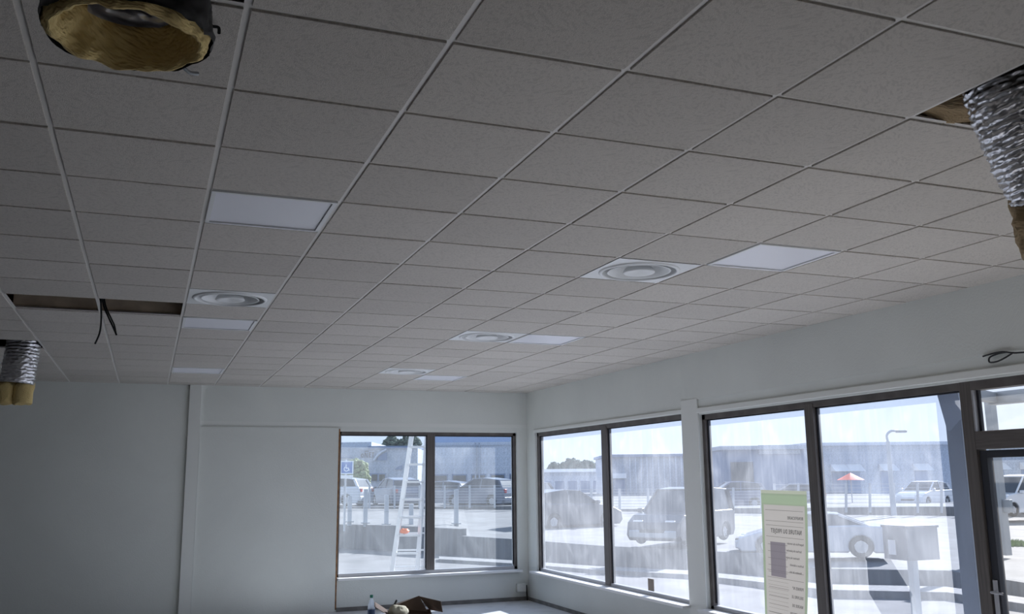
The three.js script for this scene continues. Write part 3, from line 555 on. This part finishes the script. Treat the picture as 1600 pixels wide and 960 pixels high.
// ---------- street furniture ----------
{ // bollard posts behind the tall wall
  const spots = [[548, 777, 816, 'first grey bollard from the left, under the blue sign'], [573, 767, 818, 'second grey bollard, right of the blue sign'], [606, 776, 820, 'third grey bollard, left of the ladder'], [645, 790, 824, 'fourth grey bollard, behind the ladder'], [716, 768, 819, 'single grey bollard right of the window mullion']];
  for (const [x, y0, y1, l] of spots) {
    const foot = at(x, y1, 36.6), h = (y1 - y0) / FOCAL * 36.6, o = thing('bollard', l + ' outside the back window', 'bollard', [foot.x, foot.y - 0.15, foot.z - 0.25], 0, 'bollards along the retaining wall');
    mesh('post', rb(-0.075, 0.075, 0, h + 0.15, -0.075, 0.075, 0.012), M.galv, o); mesh('foot_plate', bx(-0.15, 0.15, 0.13, 0.17, -0.15, 0.15), M.steel, o); mesh('collar', rb(-0.08, 0.08, h * 0.55, h * 0.55 + 0.03, -0.08, 0.08, 0.004), M.steel, o);
  }
}
{ // parking sign
  const f = at(538, 822, 36), t = at(541, 731, 36), o = thing('parking_sign', 'blue and white parking sign on a pole at the left window edge', 'sign', [f.x, f.y - 0.2, f.z], YAW);
  const y = t.y - f.y + 0.2;
  mesh('pole', new THREE.CylinderGeometry(0.04, 0.04, y + 0.3, 12).translate(0, (y + 0.3) / 2, 0), M.galv, o);
  const cv = document.createElement('canvas'); cv.width = cv.height = 128; const g = cv.getContext('2d');
  g.fillStyle = '#e8eef2'; g.fillRect(0, 0, 128, 128); g.fillStyle = '#1f68b4'; g.fillRect(10, 10, 108, 108); g.strokeStyle = '#f0f4f8'; g.lineWidth = 8; g.beginPath(); g.arc(60, 78, 22, 0.2, 4.2); g.stroke(); g.beginPath(); g.moveTo(56, 34); g.lineTo(58, 70); g.lineTo(80, 70); g.lineTo(90, 96); g.stroke();
  const tx = new THREE.CanvasTexture(cv); tx.colorSpace = THREE.SRGBColorSpace;
  mesh('sign_plate', new RoundedBoxGeometry(0.5, 0.5, 0.03, 2, 0.012).translate(0.06, y, 0.06), std([1, 1, 1], { map: tx, roughness: 0.5 }), o);
  mesh('lower_plate', rb(-0.2, 0.3, y - 0.42, y - 0.29, 0.05, 0.075, 0.006), M.white, o);
}
function fence(x0, x1, yT, yB, d, n, label) {
  const o = thing('fence', label, 'fence');
  const foot = (t) => at(x0 + (x1 - x0) * t, yB[0] + (yB[1] - yB[0]) * t, d), head = (t) => at(x0 + (x1 - x0) * t, yT[0] + (yT[1] - yT[0]) * t, d);
  for (let k = 0; k <= n; k++) mesh('fence_post', bar(foot(k / n).add(V(0, -0.15, 0)), head(k / n), 0.09, 0.09, V(1, 0, 0)), M.galv, o);
  for (let r = 0; r < 7; r++) { const t = 0.12 + r * 0.14; mesh('rail', bar(foot(0).lerp(head(0), t), foot(1).lerp(head(1), t), 0.02, 0.02), M.galv, o); }
}
fence(460, 812, [760, 758], [791, 789], 47.6, 9, 'grey rail fence in front of the cars outside the back window');
fence(835, 1190, [765, 762], [796, 796], 47.6, 8, 'grey rail fence beyond the van and blue hatchback');
fence(1210, 1620, [756, 754], [796, 798], 47.6, 11, 'grey rail fence beyond the silver coupe and mailbox');
{ // lamp post with a curved arm, dark post beyond the door
  const f = at(1397, 806, 46), o = thing('street_lamp', 'pale street lamp with curved arm seen above the mailbox', 'street lamp', [f.x, f.y, f.z], YAW), h = at(1392, 690, 46).y - f.y;
  mesh('pole', new THREE.CylinderGeometry(0.09, 0.14, h, 12).translate(0, h / 2, 0), M.galv, o);
  mesh('arm', tube([[0, h, 0], [-0.02, h + 0.3, 0], [0.2, h + 0.5, 0], [0.55, h + 0.5, 0]], 0.06, 20), M.galv, o);
  mesh('lamp_head', rb(0.45, 0.95, h + 0.42, h + 0.54, -0.14, 0.14, 0.04), M.steel, o);
  const p = at(1572, 868, 26.2), q = thing('sign_post', 'dark leaning-looking post with a small sign board beyond the door', 'post', [p.x, p.y, p.z]);
  mesh('pole', rb(-0.11, 0.11, 0, 4.4, -0.11, 0.11, 0.01), M.steel, q); mesh('sign_board', rb(-0.05, 0.05, 1.15, 1.5, -0.3, 0.35, 0.01), M.steel, q);
}
{ // umbrella
  const f = at(1333, 800, 56), c = at(1333, 750, 56), o = thing('parasol', 'red parasol in front of the far shops', 'parasol', [f.x, f.y - 1, f.z]), h = c.y - f.y + 1;
  mesh('canopy', new THREE.ConeGeometry(0.78, 0.42, 8, 1, true).translate(0, h + 0.2, 0), M.red, o); mesh('pole', new THREE.CylinderGeometry(0.03, 0.03, h + 0.4, 8).translate(0, (h + 0.4) / 2, 0), M.galv, o);
}
{ // planted strip by the road beyond the door
  const blades = [], a = at(1538, 849, 30.5), b = at(1650, 858, 30.5);
  for (let k = 0; k < 700; k++) { const p = a.clone().lerp(b, rnd()); p.addScaledVector(FWD, rr(-0.5, 0.5)); const g = new THREE.ConeGeometry(0.03, rr(0.12, 0.3), 3); g.rotateX(rr(-0.4, 0.4)); g.rotateZ(rr(-0.4, 0.4)); blades.push(g.translate(p.x, p.y + 0.08, p.z)); }
  const gr = mesh('grass', blades, std([0.16, 0.26, 0.06])); gr.userData.kind = 'stuff'; gr.userData.label = 'green grass strip beside the road beyond the door';
}
// parked cars on the terrace
const parkedCars = [
  ['hatch', 520, 791, 51, 1.2, [0.62, 0.64, 0.68], 'white car parked at the left edge of the back window'],
  ['hatch', 618, 791, 52, 0.4, [0.10, 0.13, 0.2], 'dark blue car parked behind the ladder'],
  ['hatch', 690, 792, 57, 1.0, [0.2, 0.22, 0.27], 'grey car parked right behind the window mullion'],
  ['hatch', 752, 792, 51, 0.9, [0.12, 0.14, 0.19], 'dark car with bright windscreen in the right back pane'],
  ['hatch', 812, 792, 57, 1.1, [0.16, 0.17, 0.2], 'dark car cut by the right edge of the back window'],
  ['hatch', 1140, 795, 54, 1.4, [0.1, 0.12, 0.2], 'dark car behind the rear of the van'],
  ['hatch', 1235, 795, 58, 1.3, [0.2, 0.22, 0.28], 'grey blue car parked behind the permit notice'],
  ['hatch', 1445, 793, 56, 2.2, [0.6, 0.62, 0.66], 'pale car parked right of the street lamp'],
  ['van', 1592, 806, 44, 1.9, [0.72, 0.72, 0.74], 'white van parked beyond the door']];
for (const [k, x, y, d, t, c, l] of parkedCars) car(k, k === 'van' ? 'delivery_van' : 'parked_car', l, c, at(x, y, d), heading + t + (x % 7) * 0.03, { category: k === 'van' ? 'van' : 'car' });

// ---------- buildings and trees ----------
function building(name, label, x0, x1, yTop, d, depth, mat, parts) {
  const a = at(x0, 790, d), b = at(x1, 790, d), t = at((x0 + x1) / 2, yTop, d), w = a.distanceTo(b), y0 = -0.2, h = t.y - y0, c = a.clone().add(b).multiplyScalar(0.5);
  const o = thing(name, label, 'building', [c.x, y0, c.z], Math.atan2(-(b.z - a.z), b.x - a.x));
  const m = w / (x1 - x0), X_ = (p) => (p - (x0 + x1) / 2) * m, Y_ = (p) => at((x0 + x1) / 2, p, d).y - y0;
  mesh('wall', bx(-w / 2, w / 2, 0, h, -depth, 0), mat, o);
  parts?.(o, X_, Y_, w, h, depth);
  return o;
}
building('warehouse', 'long pale grey warehouse filling the right pane of the back window', 668, 845, 692, 90, 12, M.facadeWhite, (o, X_, Y_, w, h, dp) => {
  mesh('roof', bx(-w / 2 - 0.3, w / 2 + 0.3, h, h + 1.0, -dp, -1.5), M.roofBlue, o);
  mesh('fascia', bx(-w / 2 - 0.1, w / 2 + 0.1, h - 0.25, h + 0.05, -0.2, 0.12), M.facadeWhite, o);
  for (let k = 0; k < 6; k++) { const f = mesh('window', bx(X_(676 + k * 30), X_(700 + k * 30), Y_(772), Y_(741), -0.1, 0.04), M.facadeBlue, o); mesh('pane', bx(X_(678 + k * 30), X_(698 + k * 30), Y_(765), Y_(743), 0.04, 0.07), M.glassDark, f); }
  for (const p of [742, 748]) mesh('downpipe', bx(X_(p), X_(p) + 0.15, 0, h, 0, 0.15), M.facadeGrey, o);
});
building('office_building', 'pale office building with dark lettering and arched window behind the ladder', 480, 652, 700, 78, 10, M.facadeGrey, (o, X_, Y_, w, h, dp) => {
  mesh('parapet', bx(-w / 2, X_(578), h, Y_(691), -dp, -0.3), M.facadeWhite, o); mesh('roof_edge', bx(X_(574), w / 2, h - 0.1, h + 0.12, -dp, 0.15), M.facadeBlue, o);
  const arc = (xa, xb, ya, yb) => { const s = new THREE.Shape(); s.moveTo(X_(xa), Y_(yb)); s.lineTo(X_(xb), Y_(yb)); s.lineTo(X_(xb), Y_(ya)); s.quadraticCurveTo(X_(xa + (xb - xa) * 0.4), Y_(ya + 1), X_(xa), Y_(yb)); return new THREE.ExtrudeGeometry(s, { depth: 0.08, bevelEnabled: false }); };
  mesh('arched_window', arc(587, 604, 708, 720), M.facadeBlue, o); mesh('arched_window', arc(616, 628, 728, 735), M.facadeBlue, o);
  mesh('arch_moulding', tube([[X_(583), Y_(720), 0.1], [X_(591), Y_(710), 0.1], [X_(603), Y_(703), 0.1]], 0.1, 16, 6), M.facadeWhite, o);
  const win = mesh('window', bx(X_(566), X_(603), Y_(753), Y_(740), 0, 0.06), M.facadeBlue, o); for (let k = 0; k < 3; k++) mesh('pane', bx(X_(568 + k * 12), X_(577 + k * 12), Y_(752), Y_(742), 0.06, 0.09), M.glassDark, win);
  mesh('louvre', bx(X_(530), X_(549), Y_(716), Y_(714.5), 0, 0.1), M.facadeBlue, o);
  const cv = document.createElement('canvas'); cv.width = 256; cv.height = 96; const g = cv.getContext('2d'); g.fillStyle = '#8f9cb2'; g.fillRect(0, 0, 256, 96); g.fillStyle = '#0c1222'; g.font = 'bold 92px sans-serif'; g.fillText('oNET', 4, 94); g.fillRect(66, 8, 70, 11);
  const tx = new THREE.CanvasTexture(cv); tx.colorSpace = THREE.SRGBColorSpace; const sg = mesh('sign_panel', new THREE.PlaneGeometry(X_(586) - X_(562), Y_(704) - Y_(715.5)).translate((X_(586) + X_(562)) / 2, (Y_(704) + Y_(715.5)) / 2, 0.05), std([0.75, 0.75, 0.75], { map: tx }), o); sg.userData.label = 'dark lettering on the facade';
});
building('shop_building', 'grey ribbed shop building behind the van', 950, 1135, 714, 88, 12, M.facadeGrey, (o, X_, Y_, w, h) => {
  for (let k = 0; k < 16; k++) mesh('rib', bx(X_(985 + k * 9), X_(987 + k * 9), Y_(770), h, 0, 0.12), M.facadeWhite, o);
  mesh('roof', bx(-w / 2 - 0.2, w / 2 + 0.2, h, h + 0.25, -12, 0.3), M.facadeBlue, o); mesh('sign_band', bx(X_(956), X_(980), Y_(747), Y_(739.5), 0, 0.2), M.white, o); mesh('door', bx(X_(962), X_(978), Y_(786), Y_(749), 0, 0.1), M.facadeBlue, o);
});
building('shop_building', 'dark blue shop building behind the permit notice', 1132, 1262, 703, 74, 12, M.facadeBlue, (o, X_, Y_, w, h) => {
  mesh('roof', bx(-w / 2 - 0.2, w / 2 + 0.2, h, h + 0.3, -12, 0.5), M.facadeGrey, o); mesh('window', bx(X_(1145), X_(1180), Y_(770), Y_(722), 0, 0.08), M.glassDark, o); mesh('sign_band', bx(X_(1190), X_(1255), Y_(710), Y_(696), 0, 0.15), M.facadeGrey, o);
});
building('shop_building', 'long far shop building with white awnings above the red parasol', 1262, 1700, 695, 92, 14, M.facadeGrey, (o, X_, Y_, w, h) => {
  mesh('roof', bx(-w / 2, w / 2, h, h + 0.3, -14, 0.4), M.facadeWhite, o);
  for (const p of [1302, 1325, 1378, 1432, 1500, 1552, 1600]) { const s = new THREE.Shape(); s.moveTo(0, Y_(735)); s.lineTo(1.4, Y_(735)); s.lineTo(0.05, Y_(724)); s.closePath(); mesh('awning', new THREE.ExtrudeGeometry(s, { depth: X_(p + 24) - X_(p), bevelEnabled: false }).rotateY(-Math.PI / 2).translate(X_(p + 24), 0, 0), M.awning, o); mesh('window', bx(X_(p + 2), X_(p + 22), Y_(770), Y_(736), 0, 0.06), M.facadeBlue, o); }
});
building('shop_building', 'low far shop row with bright eaves behind the blue hatchback', 842, 948, 738, 108, 12, M.facadeWhite, (o, X_, Y_, w, h) => { mesh('roof', bx(-w / 2, w / 2, h, h + 0.35, -12, 0.8), M.white, o); for (let k = 0; k < 5; k++) mesh('window', bx(X_(848 + k * 20), X_(862 + k * 20), Y_(775), Y_(752), 0, 0.08), M.facadeBlue, o); });
function tree(label, x, yTop, d, w, mat, name = 'tree') {
  const t = at(x, yTop, d), f = V(t.x, -0.2, t.z), h = t.y - f.y, o = thing(name, label, 'tree', [f.x, f.y, f.z]);
  mesh('trunk', new THREE.CylinderGeometry(h * 0.02, h * 0.035, h * 0.5, 8).translate(0, h * 0.25, 0), M.bark, o);
  const leaves = [];
  for (let k = 0; k < 420; k++) { const a = rr(0, 6.283), e = Math.acos(rr(-0.9, 1)), r = Math.pow(rnd(), 0.35); const g = new THREE.IcosahedronGeometry(w * rr(0.05, 0.11), 0); g.scale(1, 0.7, 1); g.rotateY(rr(0, 3)); g.rotateX(rr(0, 3)); leaves.push(g.translate(Math.sin(e) * Math.cos(a) * r * w * 0.46, h * 0.62 + Math.cos(e) * r * h * 0.36, Math.sin(e) * Math.sin(a) * r * w * 0.46)); }
  mesh('foliage', leaves, mat, o);
}
tree('small pale green tree in front of the office building left of the lettering', 558, 716, 72, 2.2, std([0.22, 0.26, 0.12]));
[[868, 722, 5, 'rounded dark tree at the left edge of the far side window'], [893, 716, 6, 'tallest dark tree in the left pane of the far side window'], [918, 718, 6, 'dark tree just left of the far side window mullion'], [958, 719, 5, 'dark tree just right of the far side window mullion'], [975, 713, 4, 'dark tree left of the ribbed shop building']].forEach(([x, y, w, l]) => tree(l, x, y, 130, w * 0.6, M.leafDark));
[[612, 679, 5.5, 'dark tree above the office roof left of the ladder'], [640, 676, 6, 'dark tree above the office roof behind the ladder']].forEach(([x, y, w, l]) => tree(l, x, y, 118, w * 0.6, M.leafDark));

renderer.render(scene, camera);
